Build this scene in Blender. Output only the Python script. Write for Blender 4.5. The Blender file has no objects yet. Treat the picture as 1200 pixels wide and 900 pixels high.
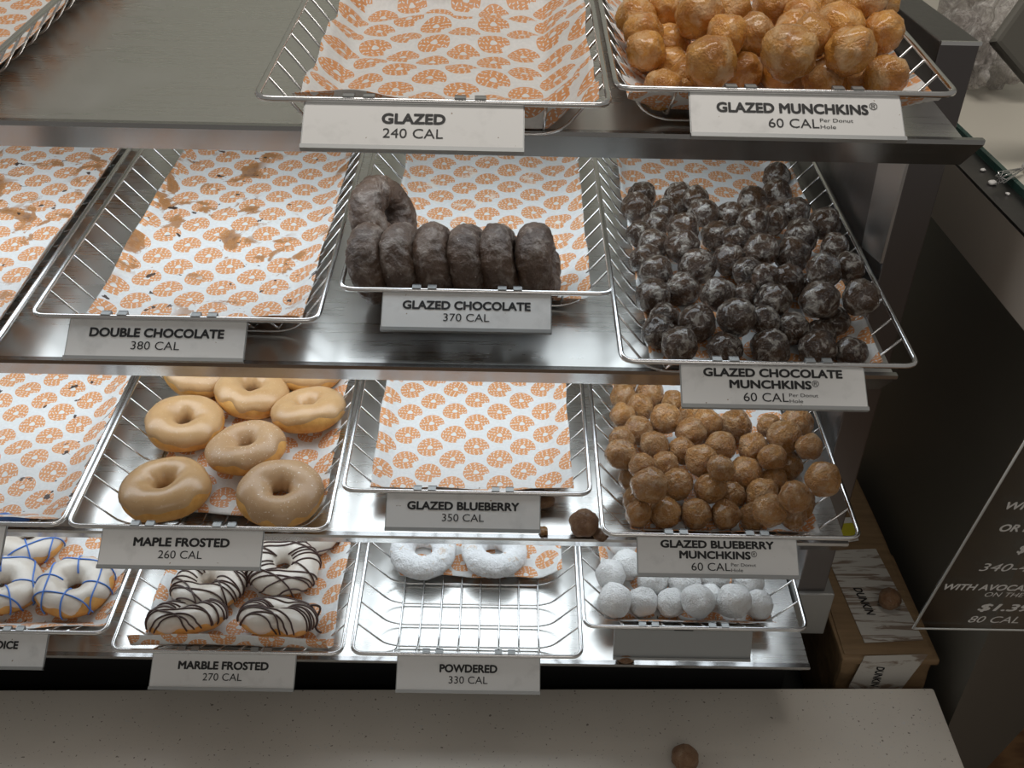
import bpy, bmesh, math, random
from mathutils import Vector, Matrix, noise

C = bpy.context.scene.collection
PI = math.pi
R = math.radians

# ------------------------------------------------------------------ camera, world, lights, exposure
CAM_H = 1.55
F = 1150.0                                   # focal length in pixels of a 1200 px wide frame
RT = Vector((0.99980399, 0.00403728, 0.01938227))
UP = Vector((-0.01825014, 0.56744923, 0.82320611))
FW = Vector((0.00767494, 0.82339849, -0.56741169))
cam = bpy.data.cameras.new('camera')
cam.sensor_fit = 'HORIZONTAL'; cam.sensor_width = 36.0; cam.lens = F / 1200.0 * 36.0
cam.clip_start = 0.02
cam_o = bpy.data.objects.new('camera', cam); C.objects.link(cam_o)
BK = -FW
cam_o.matrix_world = Matrix(((RT.x, UP.x, BK.x, 0), (RT.y, UP.y, BK.y, 0), (RT.z, UP.z, BK.z, CAM_H), (0, 0, 0, 1)))
sc = bpy.context.scene
sc.camera = cam_o
vs = sc.view_settings
vs.view_transform = 'Standard'; vs.look = 'None'; vs.gamma = 1.0; vs.use_curve_mapping = False
vs.exposure = 0.0

w = bpy.data.worlds.new('world'); sc.world = w; w.use_nodes = True
bg = w.node_tree.nodes['Background']
bg.inputs[0].default_value = (1.0, 0.95, 0.88, 1); bg.inputs[1].default_value = 0.20

def area(name, loc, rot, sx, sy, power, col):
    l = bpy.data.lights.new(name, 'AREA'); l.shape = 'RECTANGLE'; l.size = sx; l.size_y = sy
    l.energy = power; l.color = col
    o = bpy.data.objects.new(name, l); C.objects.link(o); o.location = loc; o.rotation_euler = rot
    return o

SLOPE = 0.0801
SH = [1.2453, 0.9979, 0.7657, 0.5502]        # shelf heights at y = 0.80
LIP_Y = 0.826
def shelf_z(i, y): return SH[i] + SLOPE * (y - 0.8)

COOL = (0.84, 0.93, 1.0)
area('ceiling_lamp', (-0.05, 1.06, 3.0), (0, 0, 0), 1.8, 0.42, 19.0, (1.0, 0.94, 0.87))
area('ceiling_lamp', (0.2, -1.6, 2.9), (R(25), 0, 0), 1.8, 0.6, 7.0, (1.0, 0.93, 0.85))
for i, pw, xe in ((1, 2.4, .30), (2, 2.3, .36), (3, 1.95, .40)):
    area('led_strip_lamp', ((xe - 1.1) / 2, 1.02, shelf_z(i - 1, 1.02) - 0.012), (R(0), 0, 0), 1.1 + xe, 0.16, pw, COOL)

# ------------------------------------------------------------------ ray helpers: where a line of sight meets a real plane
def ray(px, py): return FW + RT * ((px - 600) / F) + UP * ((450 - py) / F)
O = Vector((0, 0, CAM_H))
def at_z(px, py, z, s=0.0):
    v = ray(px, py); t = (z - s * 0.8 - CAM_H) / (v.z - s * v.y); return O + v * t
def on_shelf(i, px, py, dz=0.0): return at_z(px, py, SH[i] + dz, SLOPE)
def at_y(px, py, y): v = ray(px, py); return O + v * (y / v.y)
def at_x(px, py, x): v = ray(px, py); return O + v * (x / v.x)

# ------------------------------------------------------------------ material helpers
class NT:
    def __init__(s, name):
        s.m = bpy.data.materials.new(name); s.m.use_nodes = True
        s.t = s.m.node_tree; s.b = s.t.nodes['Principled BSDF']; s.out = s.t.nodes['Material Output']
    def n(s, kind, **kw):
        x = s.t.nodes.new(kind)
        for k, v in kw.items(): setattr(x, k, v)
        return x
    def put(s, sock, v):
        if isinstance(v, (int, float)): sock.default_value = v
        elif isinstance(v, tuple): sock.default_value = v if len(v) != 3 or sock.type == 'VECTOR' else v + (1,)
        else: s.t.links.new(v, sock)
    def math(s, op, a, b=0.0, c=0.0):
        x = s.n('ShaderNodeMath', operation=op); s.put(x.inputs[0], a); s.put(x.inputs[1], b); s.put(x.inputs[2], c); return x.outputs[0]
    def vmath(s, op, a, b=(0, 0, 0)):
        x = s.n('ShaderNodeVectorMath', operation=op); s.put(x.inputs[0], a); s.put(x.inputs[1], b); return x.outputs[0]
    def mix(s, f, a, b):
        x = s.n('ShaderNodeMix', data_type='RGBA'); s.put(x.inputs[0], f); s.put(x.inputs[6], a); s.put(x.inputs[7], b); return x.outputs[2]
    def noise(s, vec, scale, detail=3.0, rough=0.55, dist=0.0):
        x = s.n('ShaderNodeTexNoise'); s.put(x.inputs['Vector'], vec); x.inputs['Scale'].default_value = scale
        x.inputs['Detail'].default_value = detail; x.inputs['Roughness'].default_value = rough; x.inputs['Distortion'].default_value = dist
        return x.outputs[0]
    def ramp(s, v, a, b, lo=0.0, hi=1.0):
        x = s.n('ShaderNodeMapRange'); x.clamp = True; s.put(x.inputs[0], v)
        x.inputs[1].default_value = a; x.inputs[2].default_value = b; x.inputs[3].default_value = lo; x.inputs[4].default_value = hi
        return x.outputs[0]
    def obj(s, rnd=True):
        tc = s.n('ShaderNodeTexCoord').outputs['Object']
        if not rnd: return tc
        oi = s.n('ShaderNodeObjectInfo').outputs['Random']
        k = s.math('MULTIPLY', oi, 37.0)
        cv = s.n('ShaderNodeCombineXYZ'); s.put(cv.inputs[0], k); s.put(cv.inputs[1], k); s.put(cv.inputs[2], oi)
        return s.vmath('ADD', tc, cv.outputs[0])
    def bump(s, h, strength, dist=0.001):
        x = s.n('ShaderNodeBump'); x.inputs['Strength'].default_value = strength; x.inputs['Distance'].default_value = dist
        s.put(x.inputs['Height'], h); s.t.links.new(x.outputs[0], s.b.inputs['Normal'])
    def set(s, **kw):
        for k, v in kw.items(): s.put(s.b.inputs[k.replace('_', ' ')], v)
        return s

def simple(name, col, rough=0.5, metal=0.0, **kw):
    t = NT(name); t.set(Base_Color=col, Roughness=rough, Metallic=metal, **kw); return t.m

def steel_mat(name, col, rough, stretch=(6, 260, 60), smear=0.25):
    t = NT(name); v = t.obj(False)
    sv = t.vmath('MULTIPLY', v, stretch)
    n = t.noise(sv, 1.0, 4.0); d = t.noise(v, 9.0, 4.0)
    t.set(Base_Color=col, Metallic=1.0, Roughness=t.math('ADD', t.ramp(n, .3, .7, rough * .93, rough * 1.07), t.ramp(d, .5, .75, 0, smear * .3)))
    t.bump(n, 0.015, 0.0006); return t.m

M = {}
M['shelf'] = steel_mat('stainless_shelf', (.74, .74, .72), .28)
M['lip'] = steel_mat('stainless_lip', (.42, .42, .42), .22, (4, 300, 300), .1)
M['wire'] = simple('chromed_wire', (.72, .72, .72), .2, 1.0)
M['holder'] = simple('brushed_sign_holder', (.34, .35, .35), .45, .5)
M['slot'] = simple('dark_slot', (.03, .03, .03), .6)
M['ink'] = simple('black_ink', (.012, .012, .013), .6)
M['post'] = steel_mat('dark_bronze_steel', (.16, .15, .15), .34, (200, 200, 4), .15)
M['bracket'] = steel_mat('bracket_steel', (.48, .47, .46), .3, (200, 200, 6), .1)
M['foot'] = simple('grey_steel_foot', (.36, .36, .35), .4, .6)
M['black_gloss'] = simple('black_gloss_panel', (.125, .118, .10), .5, 0.0)
M['black'] = simple('matte_black', (.012, .012, .012), .5)
M['counter_steel'] = simple('counter_steel', (.50, .44, .38), .42, .45)
M['green_glass'] = simple('green_glass_edge', (.02, .06, .05), .08)
M['beige_top'] = simple('beige_counter_surface', (.55, .52, .45), .35)
M['wall'] = simple('grey_green_wall', (.58, .60, .53), .6)
M['plastic_white'] = simple('white_plastic', (.75, .74, .72), .35)
M['white_line'] = simple('white_print', (.62, .62, .60), .5)
M['grey_line'] = simple('grey_edge', (.40, .40, .38), .35)

def card_mat():
    t = NT('white_card'); v = t.obj()
    n = t.noise(v, 40, 5); sp = t.noise(v, 180, 2)
    c = t.mix(t.ramp(n, .55, .8), (.72, .72, .71), (.58, .58, .57))
    c = t.mix(t.ramp(sp, .74, .78), c, (.25, .18, .12))
    t.set(Base_Color=c, Roughness=.42); return t.m
M['card'] = card_mat()

def counter_mat():
    t = NT('speckled_solid_surface'); v = t.obj(False)
    c = (.64, .595, .53)
    for sc_, thr, col in ((190, .70, (.60, .58, .54)), (260, .70, (.24, .20, .17)), (120, .735, (.62, .60, .57)), (150, .735, (.20, .17, .14))):
        vo = t.n('ShaderNodeTexNoise'); t.put(vo.inputs['Vector'], v); vo.inputs['Scale'].default_value = sc_; vo.inputs['Detail'].default_value = 1.5
        c = t.mix(t.ramp(vo.outputs[0], thr, thr + .02), c, col)
    d = t.noise(v, 5, 3)
    c = t.mix(t.ramp(d, .4, .8, 0, .25), c, (.30, .27, .23))
    t.set(Base_Color=c, Roughness=.38); return t.m
M['counter'] = counter_mat()

def wood_mat():
    t = NT('brown_wood_floor'); v = t.obj(False)
    wv = t.n('ShaderNodeTexWave'); t.put(wv.inputs['Vector'], t.vmath('MULTIPLY', v, (7, 60, 1))); wv.inputs['Scale'].default_value = .6
    wv.inputs['Distortion'].default_value = 6
    c = t.mix(wv.outputs[1], (.16, .08, .035), (.26, .14, .06))
    t.set(Base_Color=c, Roughness=.4); return t.m
M['wood'] = wood_mat()

def paper_mat(name, stain):
    t = NT(name)
    uv = t.n('ShaderNodeUVMap').outputs[0]
    sp = t.n('ShaderNodeSeparateXYZ'); t.put(sp.inputs[0], uv)
    U, V = sp.outputs[0], sp.outputs[1]
    PX, PY, RAD = .0580, .0450, .0158
    cand = []
    for off in (0.0, 0.5):
        a = t.math('SUBTRACT', t.math('DIVIDE', U, PX), off); b = t.math('SUBTRACT', t.math('DIVIDE', V, PY), off)
        ia = t.math('ROUND', a); ib = t.math('ROUND', b)
        dx = t.math('MULTIPLY', t.math('SUBTRACT', a, ia), PX / RAD); dy = t.math('MULTIPLY', t.math('SUBTRACT', b, ib), PY / RAD)
        h = t.math('ADD', t.math('MULTIPLY', ia, 3.17), t.math('ADD', t.math('MULTIPLY', ib, 7.31), off * 5))
        d2 = t.math('ADD', t.math('MULTIPLY', dx, dx), t.math('MULTIPLY', dy, dy))
        cand.append((dx, dy, h, d2))
    sel = t.math('LESS_THAN', cand[1][3], cand[0][3])
    def pick(i): return t.math('ADD', t.math('MULTIPLY', cand[1][i], sel), t.math('MULTIPLY', cand[0][i], t.math('SUBTRACT', 1.0, sel)))
    x, y, h = pick(0), pick(1), pick(2)
    wn = t.n('ShaderNodeTexWhiteNoise', noise_dimensions='1D'); t.put(wn.inputs['W'], h)
    tilt = t.ramp(wn.outputs[0], 0, 1, -.35, .35)
    r = t.math('SQRT', t.math('ADD', t.math('MULTIPLY', x, x), t.math('MULTIPLY', y, y)))
    ang = t.math('SUBTRACT', t.math('ARCTAN2', y, x), tilt)
    wob = t.math('MULTIPLY', t.math('SINE', t.math('MULTIPLY', ang, 3.0)), .03)
    ring = t.math('MULTIPLY', t.math('LESS_THAN', t.math('ADD', r, wob), 1.0), t.math('GREATER_THAN', t.math('ADD', r, wob), .22))
    xb = t.math('SUBTRACT', t.math('MULTIPLY', r, t.math('COSINE', ang)), .80); yb = t.math('ADD', t.math('MULTIPLY', r, t.math('SINE', ang)), .72)
    scal = t.math('MULTIPLY', t.math('ABSOLUTE', t.math('SINE', t.math('MULTIPLY', t.math('ARCTAN2', yb, xb), 4.0))), .06)
    bite = t.math('GREATER_THAN', t.math('SQRT', t.math('ADD', t.math('MULTIPLY', xb, xb), t.math('MULTIPLY', yb, yb))), t.math('ADD', .36, scal))
    body = t.math('MULTIPLY', ring, bite)
    spr = 0.0
    for N, rk in ((7, .42), (11, .65), (15, .87)):
        q = t.math('MULTIPLY', t.math('ADD', ang, PI * 4), N / (2 * PI)); iq = t.math('FLOOR', q)
        lx = t.math('MULTIPLY', t.math('SUBTRACT', t.math('SUBTRACT', q, iq), .5), 2 * PI * rk / N); ly = t.math('SUBTRACT', r, rk)
        w2 = t.n('ShaderNodeTexWhiteNoise', noise_dimensions='1D'); t.put(w2.inputs['W'], t.math('ADD', t.math('MULTIPLY', iq, 1.73), t.math('MULTIPLY', h, 2.1)))
        al = t.ramp(w2.outputs[0], 0, 1, .2, 2.9)
        ca, sa = t.math('COSINE', al), t.math('SINE', al)
        xr = t.math('ABSOLUTE', t.math('ADD', t.math('MULTIPLY', lx, ca), t.math('MULTIPLY', ly, sa)))
        yr = t.math('ABSOLUTE', t.math('SUBTRACT', t.math('MULTIPLY', ly, ca), t.math('MULTIPLY', lx, sa)))
        k = t.math('MULTIPLY', t.math('LESS_THAN', xr, .10), t.math('LESS_THAN', yr, .038))
        spr = t.math('MAXIMUM', spr, k)
    ink = t.math('MULTIPLY', body, t.math('SUBTRACT', 1.0, spr))
    g = t.noise(uv, 260, 4)
    base = t.mix(t.ramp(g, .35, .7), (.66, .67, .67), (.74, .745, .74))
    orange = t.mix(t.ramp(g, .3, .7), (.62, .275, .105), (.70, .34, .145))
    c = t.mix(ink, base, orange)
    oi = t.n('ShaderNodeObjectInfo').outputs['Random']
    cv = t.n('ShaderNodeCombineXYZ'); t.put(cv.inputs[2], t.math('MULTIPLY', oi, 50.0)); su = t.vmath('ADD', uv, cv.outputs[0])
    if stain == 'chocolate':
        n1 = t.noise(su, 21, 6, .62, .6); n0 = t.noise(su, 8, 2)
        m1 = t.math('MULTIPLY', t.ramp(n1, .55, .58), t.ramp(n0, .44, .53))
        c = t.mix(t.math('MULTIPLY', m1, .92), c, t.mix(t.ramp(n1, .62, .72), (.38, .175, .06), (.15, .065, .028)))
        n2 = t.noise(su, 60, 3, .5, .3)
        c = t.mix(t.ramp(n2, .685, .70), c, (.05, .026, .018))
    elif stain == 'glaze':
        n1 = t.noise(su, 70, 5, .65); n0 = t.noise(su, 14, 2)
        m1 = t.math('MULTIPLY', t.ramp(n1, .56, .60), t.ramp(n0, .50, .60))
        c = t.mix(t.math('MULTIPLY', m1, .75), c, (.80, .74, .66))
    elif stain == 'specks':
        n2 = t.noise(su, 45, 3, .5, .3)
        c = t.mix(t.ramp(n2, .675, .69), c, (.05, .03, .022))
    bn = t.noise(uv, 34, 3)
    t.set(Base_Color=c, Roughness=.5)
    t.bump(bn, .35, .004)
    return t.m
M['paper_plain'] = paper_mat('printed_paper', '')
M['paper_chocolate'] = paper_mat('printed_paper_chocolate_stains', 'chocolate')
M['paper_glaze'] = paper_mat('printed_paper_glaze_stains', 'glaze')
M['paper_specks'] = paper_mat('printed_paper_dark_specks', 'specks')

def ball_mat(name, base, base2, glaze, amount, rough, sc_=2.2, bump=.5, coat=.25):
    t = NT(name); v = t.obj()
    n0 = t.noise(v, 1.1, 3); n1 = t.noise(v, sc_, 6, .68, .5); n2 = t.noise(v, 9.0, 4)
    oi = t.n('ShaderNodeObjectInfo').outputs['Random']
    c = t.mix(t.ramp(n0, .35, .65), base, base2)
    hv = t.n('ShaderNodeHueSaturation'); t.put(hv.inputs['Color'], c); t.put(hv.inputs['Value'], t.ramp(oi, 0, 1, .82, 1.15)); c = hv.outputs[0]
    m = t.math('MULTIPLY', t.ramp(n1, .50, .62), amount)
    c = t.mix(m, c, glaze)
    fl = t.ramp(n2, .66, .72, 0, amount)
    c = t.mix(fl, c, glaze)
    t.set(Base_Color=c, Roughness=t.ramp(n1, .4, .65, rough, rough + .22), Coat_Weight=coat, Coat_Roughness=.12)
    t.bump(t.math('ADD', t.math('MULTIPLY', n1, .8), t.math('MULTIPLY', n2, .5)), bump, .05)
    return t.m
M['hole_yeast'] = ball_mat('golden_glazed_dough', (.50, .195, .030), (.70, .345, .075), (.86, .66, .42), .40, .17, 1.2, .35, .6)
M['hole_choc'] = ball_mat('dark_chocolate_glazed_dough', (.080, .041, .022), (.155, .082, .041), (.80, .74, .66), .85, .26, 1.7, .8, .7)
M['hole_blue'] = ball_mat('tan_blueberry_dough', (.46, .205, .058), (.62, .32, .112), (.80, .62, .42), .42, .22, 2.0, .7, .45)
M['hole_powder'] = ball_mat('powder_sugar_coat', (.86, .86, .85), (.90, .90, .89), (.74, .71, .67), .25, .8, 2.6, .5)
M['hole_stray'] = ball_mat('dry_brown_dough', (.21, .105, .05), (.32, .175, .085), (.42, .30, .20), .35, .45, 2.2, .6)

def dough_mat(name, a, b):
    t = NT(name); v = t.obj(False)
    n = t.noise(v, 45, 4); n2 = t.noise(v, 220, 3)
    t.set(Base_Color=t.mix(t.ramp(n, .35, .65), a, b), Roughness=.55)
    t.bump(n2, .25, .002); return t.m
M['dough'] = dough_mat('golden_fried_dough', (.58, .28, .06), (.76, .43, .13))
def frost_mat(name, col, col2, speck=0.0, rough=.32):
    t = NT(name); v = t.obj()
    n = t.noise(v, 30, 4); n2 = t.noise(v, 420, 2)
    c = t.mix(t.ramp(n, .35, .7), col, col2)
    if speck: c = t.mix(t.ramp(n2, .66, .70, 0, speck), c, (.85, .78, .66))
    t.set(Base_Color=c, Roughness=rough, Coat_Weight=.3, Coat_Roughness=.15)
    t.bump(t.math('ADD', n, t.math('MULTIPLY', n2, .2)), .25, .003); return t.m
M['maple'] = frost_mat('maple_frosting', (.50, .30, .135), (.58, .37, .185), .25)
M['maple_sugar'] = frost_mat('sugary_maple_frosting', (.46, .28, .14), (.54, .35, .19), .9, .5)
M['white_icing'] = frost_mat('white_icing', (.62, .55, .47), (.71, .66, .59), .0, .25)
M['choc_icing'] = simple('chocolate_icing', (.06, .028, .022), .28)
M['blue_icing'] = simple('blue_icing', (.07, .20, .60), .35)
def cake_mat():
    t = NT('glazed_chocolate_cake'); v = t.obj()
    n1 = t.noise(v, 55, 6, .68, .5); n2 = t.noise(v, 280, 4); n0 = t.noise(v, 30, 2)
    c = t.mix(t.ramp(n0, .35, .65), (.060, .034, .022), (.112, .066, .041))
    c = t.mix(t.ramp(n1, .50, .64, 0, .5), c, (.33, .28, .24))
    c = t.mix(t.ramp(n2, .70, .74, 0, .8), c, (.5, .46, .42))
    t.set(Base_Color=c, Roughness=.5, Coat_Weight=.15, Coat_Roughness=.3)
    t.bump(t.math('ADD', n1, t.math('MULTIPLY', n2, .7)), .9, .004); return t.m
M['choc_cake'] = cake_mat()
def powder_mat():
    t = NT('powdered_cake'); v = t.obj()
    n1 = t.noise(v, 70, 6, .68, .4); n2 = t.noise(v, 350, 4)
    c = t.mix(t.ramp(n1, .58, .68, 0, .7), (.82, .83, .84), (.55, .38, .22))
    t.set(Base_Color=c, Roughness=.8); t.bump(t.math('ADD', n1, n2), .8, .003); return t.m
M['powder_cake'] = powder_mat()
def carton_mat():
    t = NT('brown_cardboard'); v = t.obj(False)
    n = t.noise(t.vmath('MULTIPLY', v, (1, 8, 8)), 12, 5); d = t.noise(v, 16, 3)
    c = t.mix(t.ramp(n, .3, .7), (.19, .12, .06), (.27, .175, .09))
    c = t.mix(t.ramp(d, .5, .75, 0, .5), c, (.13, .08, .04))
    t.set(Base_Color=c, Roughness=.7); t.bump(n, .4, .003); return t.m
M['carton'] = carton_mat()
def label_mat():
    t = NT('worn_white_label'); v = t.obj(False)
    n = t.noise(t.vmath('MULTIPLY', v, (14, 130, 40)), 1.0, 5, .6, .8)
    c = t.mix(t.ramp(n, .50, .58, 0, .85), (.52, .50, .46), (.17, .11, .07))
    t.set(Base_Color=c, Roughness=.65); return t.m
M['label'] = label_mat()
M['yellow'] = simple('yellow_sticker', (.55, .50, .03), .5)

def film_mat():
    t = NT('clear_acrylic_pane')
    tr = t.n('ShaderNodeBsdfTransparent'); tr.inputs[0].default_value = (.95, .955, .95, 1)
    gl = t.n('ShaderNodeBsdfGlossy'); gl.inputs['Roughness'].default_value = .06
    mx = t.n('ShaderNodeMixShader'); t.put(mx.inputs[0], .05); t.put(mx.inputs[1], tr.outputs[0]); t.put(mx.inputs[2], gl.outputs[0])
    t.t.links.new(mx.outputs[0], t.out.inputs[0]); return t.m
M['acrylic'] = film_mat()
def bag_mat():
    t = NT('crinkled_clear_plastic'); v = t.obj(False)
    n = t.noise(v, 30, 6, .65, 1.5)
    t.set(Base_Color=t.mix(t.ramp(n, .4, .65), (.42, .37, .34), (.88, .84, .80)), Roughness=.22, Alpha=t.ramp(n, .35, .65, .35, .8))
    t.bump(n, .9, .02); return t.m
M['bag'] = bag_mat()

# ------------------------------------------------------------------ mesh helpers
def link(name, bm, mat, parent=None, smooth=True, recalc=True):
    if recalc: bmesh.ops.recalc_face_normals(bm, faces=bm.faces)
    me = bpy.data.meshes.new(name); bm.to_mesh(me); bm.free()
    if mat:
        for m_ in (mat if isinstance(mat, list) else [mat]): me.materials.append(m_)
    if smooth:
        for p in me.polygons: p.use_smooth = True
    o = bpy.data.objects.new(name, me); C.objects.link(o)
    if parent: o.parent = parent
    return o
def tag(o, label=None, cat=None, group=None, kind=None):
    if label: o['label'] = label
    if cat: o['category'] = cat
    if group: o['group'] = group
    if kind: o['kind'] = kind
    return o
def empty(name, loc=(0, 0, 0), rot=(0, 0, 0)):
    o = bpy.data.objects.new(name, None); C.objects.link(o); o.location = loc; o.rotation_euler = rot
    o.empty_display_size = .02
    return o
def box(bm, x0, x1, y0, y1, z0, z1, shear=0.0, bev=0.0, mi=0):
    vs_ = [bm.verts.new((x, y, z + shear * (y - 0.8))) for z in (z0, z1) for y in (y0, y1) for x in (x0, x1)]
    fs = [bm.faces.new([vs_[i] for i in f]) for f in ((0, 2, 3, 1), (4, 5, 7, 6), (0, 1, 5, 4), (2, 6, 7, 3), (0, 4, 6, 2), (1, 3, 7, 5))]
    for f in fs: f.material_index = mi
    if bev:
        es = set(e for f in fs for e in f.edges)
        bmesh.ops.bevel(bm, geom=list(es), offset=bev, segments=2, affect='EDGES', profile=.6)
def tube(bm, pts, r, n=6, closed=False):
    pts = [Vector(p) for p in pts]; m = len(pts); rings = []
    prev = None
    for i in range(m):
        a = pts[i - 1] if (i or closed) else pts[i]; b = pts[(i + 1) % m] if (i < m - 1 or closed) else pts[i]
        d = (b - a); d = d.normalized() if d.length > 1e-9 else Vector((0, 0, 1))
        if prev is None:
            s = Vector((0, 0, 1)) if abs(d.z) < .9 else Vector((1, 0, 0)); x = d.cross(s).normalized()
        else:
            x = (prev - d * prev.dot(d)); x = x.normalized() if x.length > 1e-6 else d.orthogonal().normalized()
        prev = x; y = d.cross(x)
        rings.append([bm.verts.new(pts[i] + (x * math.cos(k * 2 * PI / n) + y * math.sin(k * 2 * PI / n)) * r) for k in range(n)])
    for i in range(m if closed else m - 1):
        A, B = rings[i], rings[(i + 1) % m]
        if closed and i == m - 1:                                  # match the seam
            best = min(range(n), key=lambda s_: (A[0].co - B[s_].co).length); B = B[best:] + B[:best]
        for k in range(n): bm.faces.new((A[k], A[(k + 1) % n], B[(k + 1) % n], B[k]))
    if not closed:
        bm.faces.new(rings[0][::-1]); bm.faces.new(rings[-1])
def rounded(pts, rad, seg=4, closed=False):
    pts = [Vector(p) for p in pts]; out = []; m = len(pts)
    for i, p in enumerate(pts):
        if not closed and i in (0, m - 1): out.append(p); continue
        a = pts[i - 1]; b = pts[(i + 1) % m]
        da = (a - p); db = (b - p); k = min(rad, da.length * .45, db.length * .45)
        p0 = p + da.normalized() * k; p1 = p + db.normalized() * k
        for j in range(seg + 1):
            t = j / seg; out.append(p0.lerp(p, t).lerp(p.lerp(p1, t), t))
    return out

FONT = None
def text_bm(bm, txt, cx, cy, width, height, bold=0.0, M4=None, shear=0.0, align='C', thick=0.0):
    """lettering laid out in the xy plane, fitted to width x height (cap height), then moved by M4"""
    cu = bpy.data.curves.new('lettering_curve', 'FONT'); cu.body = txt; cu.size = 1.0; cu.shear = shear
    cu.resolution_u = 4; cu.extrude = 0.0; cu.fill_mode = 'BOTH'
    o = bpy.data.objects.new('lettering_curve', cu); C.objects.link(o)
    dg = bpy.context.evaluated_depsgraph_get(); dg.update()
    me = bpy.data.meshes.new_from_object(o.evaluated_get(dg))
    bpy.data.objects.remove(o); bpy.data.curves.remove(cu)
    xs = [v.co.x for v in me.vertices]; ys = [v.co.y for v in me.vertices]
    x0, x1 = min(xs), max(xs); y0, y1 = min(ys), max(ys)
    sy = height / .70 if height else width / (x1 - x0); sx = width / (x1 - x0) if width else sy
    off = cx - (x0 + x1) / 2 * sx if align == 'C' else (cx - x0 * sx if align == 'L' else cx - x1 * sx)
    for v in me.vertices:
        v.co = Vector((v.co.x * sx + off, (v.co.y - .35) * sy + cy, thick))
    M4 = M4 or Matrix.Identity(4)
    sh = [(0, 0)] + ([(bold * math.cos(k * PI / 4), bold * math.sin(k * PI / 4)) for k in range(8)] if bold else [])
    for k, (ex, ey) in enumerate(sh):
        m2 = me.copy(); m2.transform(M4 @ Matrix.Translation((ex * sx, ey * sy, k * 4e-6))); bm.from_mesh(m2); bpy.data.meshes.remove(m2)
    bpy.data.meshes.remove(me)
    return (off + x1 * sx, off + x0 * sx)

# ------------------------------------------------------------------ setting
bm = bmesh.new(); box(bm, -3, 4, -1.5, 4, -.02, 0)
tag(link('floor', bm, M['wood'], smooth=False), 'brown wooden floor below the case', kind='structure')
bm = bmesh.new(); box(bm, -1.5, 2.6, 2.6, 2.65, 0, 2.6)
tag(link('wall_back', bm, M['wall'], smooth=False), 'grey green wall behind the donut case', kind='structure')

# counter ledge in front of the case (its back edge runs a little askew to the shelves)
LZ = CAM_H - 1.10
q0, q1 = at_z(0, 808, LZ), at_z(1094, 806, LZ)
d_ = (q1 - q0).normalized(); nrm = Vector((d_.y, -d_.x, 0))
L0 = q0 - d_ * .55; rt_dir = (at_z(1130, 898, LZ) - q1).normalized()
bm = bmesh.new()
cor = [L0, q1, q1 + rt_dir * .55, L0 + nrm * .55]
top = [bm.verts.new((p.x, p.y, LZ)) for p in cor]; bot = [bm.verts.new((p.x, p.y, LZ - .035)) for p in cor]
bm.faces.new(top); bm.faces.new(bot[::-1])
for i in range(4): bm.faces.new((top[i], top[(i + 1) % 4], bot[(i + 1) % 4], bot[i]))
bmesh.ops.bevel(bm, geom=list(bm.edges), offset=.002, segments=2, affect='EDGES')
root = empty('counter', (0, 0, 0))
tag(root, 'beige speckled counter ledge in front of the donut case', 'counter')
link('countertop', bm, M['counter'], root, smooth=False)
bm = bmesh.new(); box(bm, -1.15, .56, .40, .80, 0.0, LZ - .035)
link('body', bm, M['black'], root, smooth=False)

# case base below the bottom shelf
root = empty('under_shelf_cabinet', (0, 1.2, 0)); tag(root, 'black recessed cabinet under the lowest donut shelf', 'cabinet')
bm = bmesh.new(); box(bm, -1.118, .397, .895, 1.465, .30, .50); link('plinth', bm, M['black'], root, smooth=False).matrix_parent_inverse = Matrix.Translation((0, -1.2, 0))
bm = bmesh.new(); box(bm, -1.15, .612, .885, 1.55, 0.0, .299); link('platform', bm, M['black'], root, smooth=False).matrix_parent_inverse = Matrix.Translation((0, -1.2, 0))

# shelves
SN = ['top', 'second', 'third', 'bottom']
SL = ['stainless top shelf carrying the glazed donut baskets', 'stainless second shelf carrying the chocolate donut baskets',
      'stainless third shelf carrying the maple and blueberry baskets', 'stainless bottom shelf carrying the powdered and marble baskets']
XR = [.414, .398, .398, .395]
for i in range(4):
    root = empty('display_shelf', (0, LIP_Y, shelf_z(i, LIP_Y)))
    tag(root, SL[i], 'shelf', 'stainless shelves of the donut case')
    inv = Matrix.Translation(-Vector(root.location))
    bm = bmesh.new(); xr = .395 if i else .397
    box(bm, -1.12, xr, LIP_Y, 1.47, SH[i] - .003, SH[i], SLOPE)
    link('sheet', bm, M['shelf'], root, smooth=False).matrix_parent_inverse = inv
    bm = bmesh.new()
    z = shelf_z(i, LIP_Y); k = .034; dy, dz = k * math.cos(R(52)), k * math.sin(R(52))
    prof = [(LIP_Y - .0025, z + .0012), (LIP_Y - .0025, z - .003), (LIP_Y + dy - .0025, z - dz - .003), (LIP_Y + dy, z - dz), (LIP_Y + .004, z + .0012)]
    A = [bm.verts.new((-1.12, y, zz)) for y, zz in prof]
    B = [bm.verts.new((XR[i] - (.006 if yy > LIP_Y + .01 else 0), yy, zz)) for yy, zz in prof]
    bm.faces.new(A); bm.faces.new(B[::-1])
    for a in range(5): bm.faces.new((A[a], A[(a + 1) % 5], B[(a + 1) % 5], B[a]))
    link('lip', bm, M['lip'], root, smooth=False).matrix_parent_inverse = inv

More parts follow.
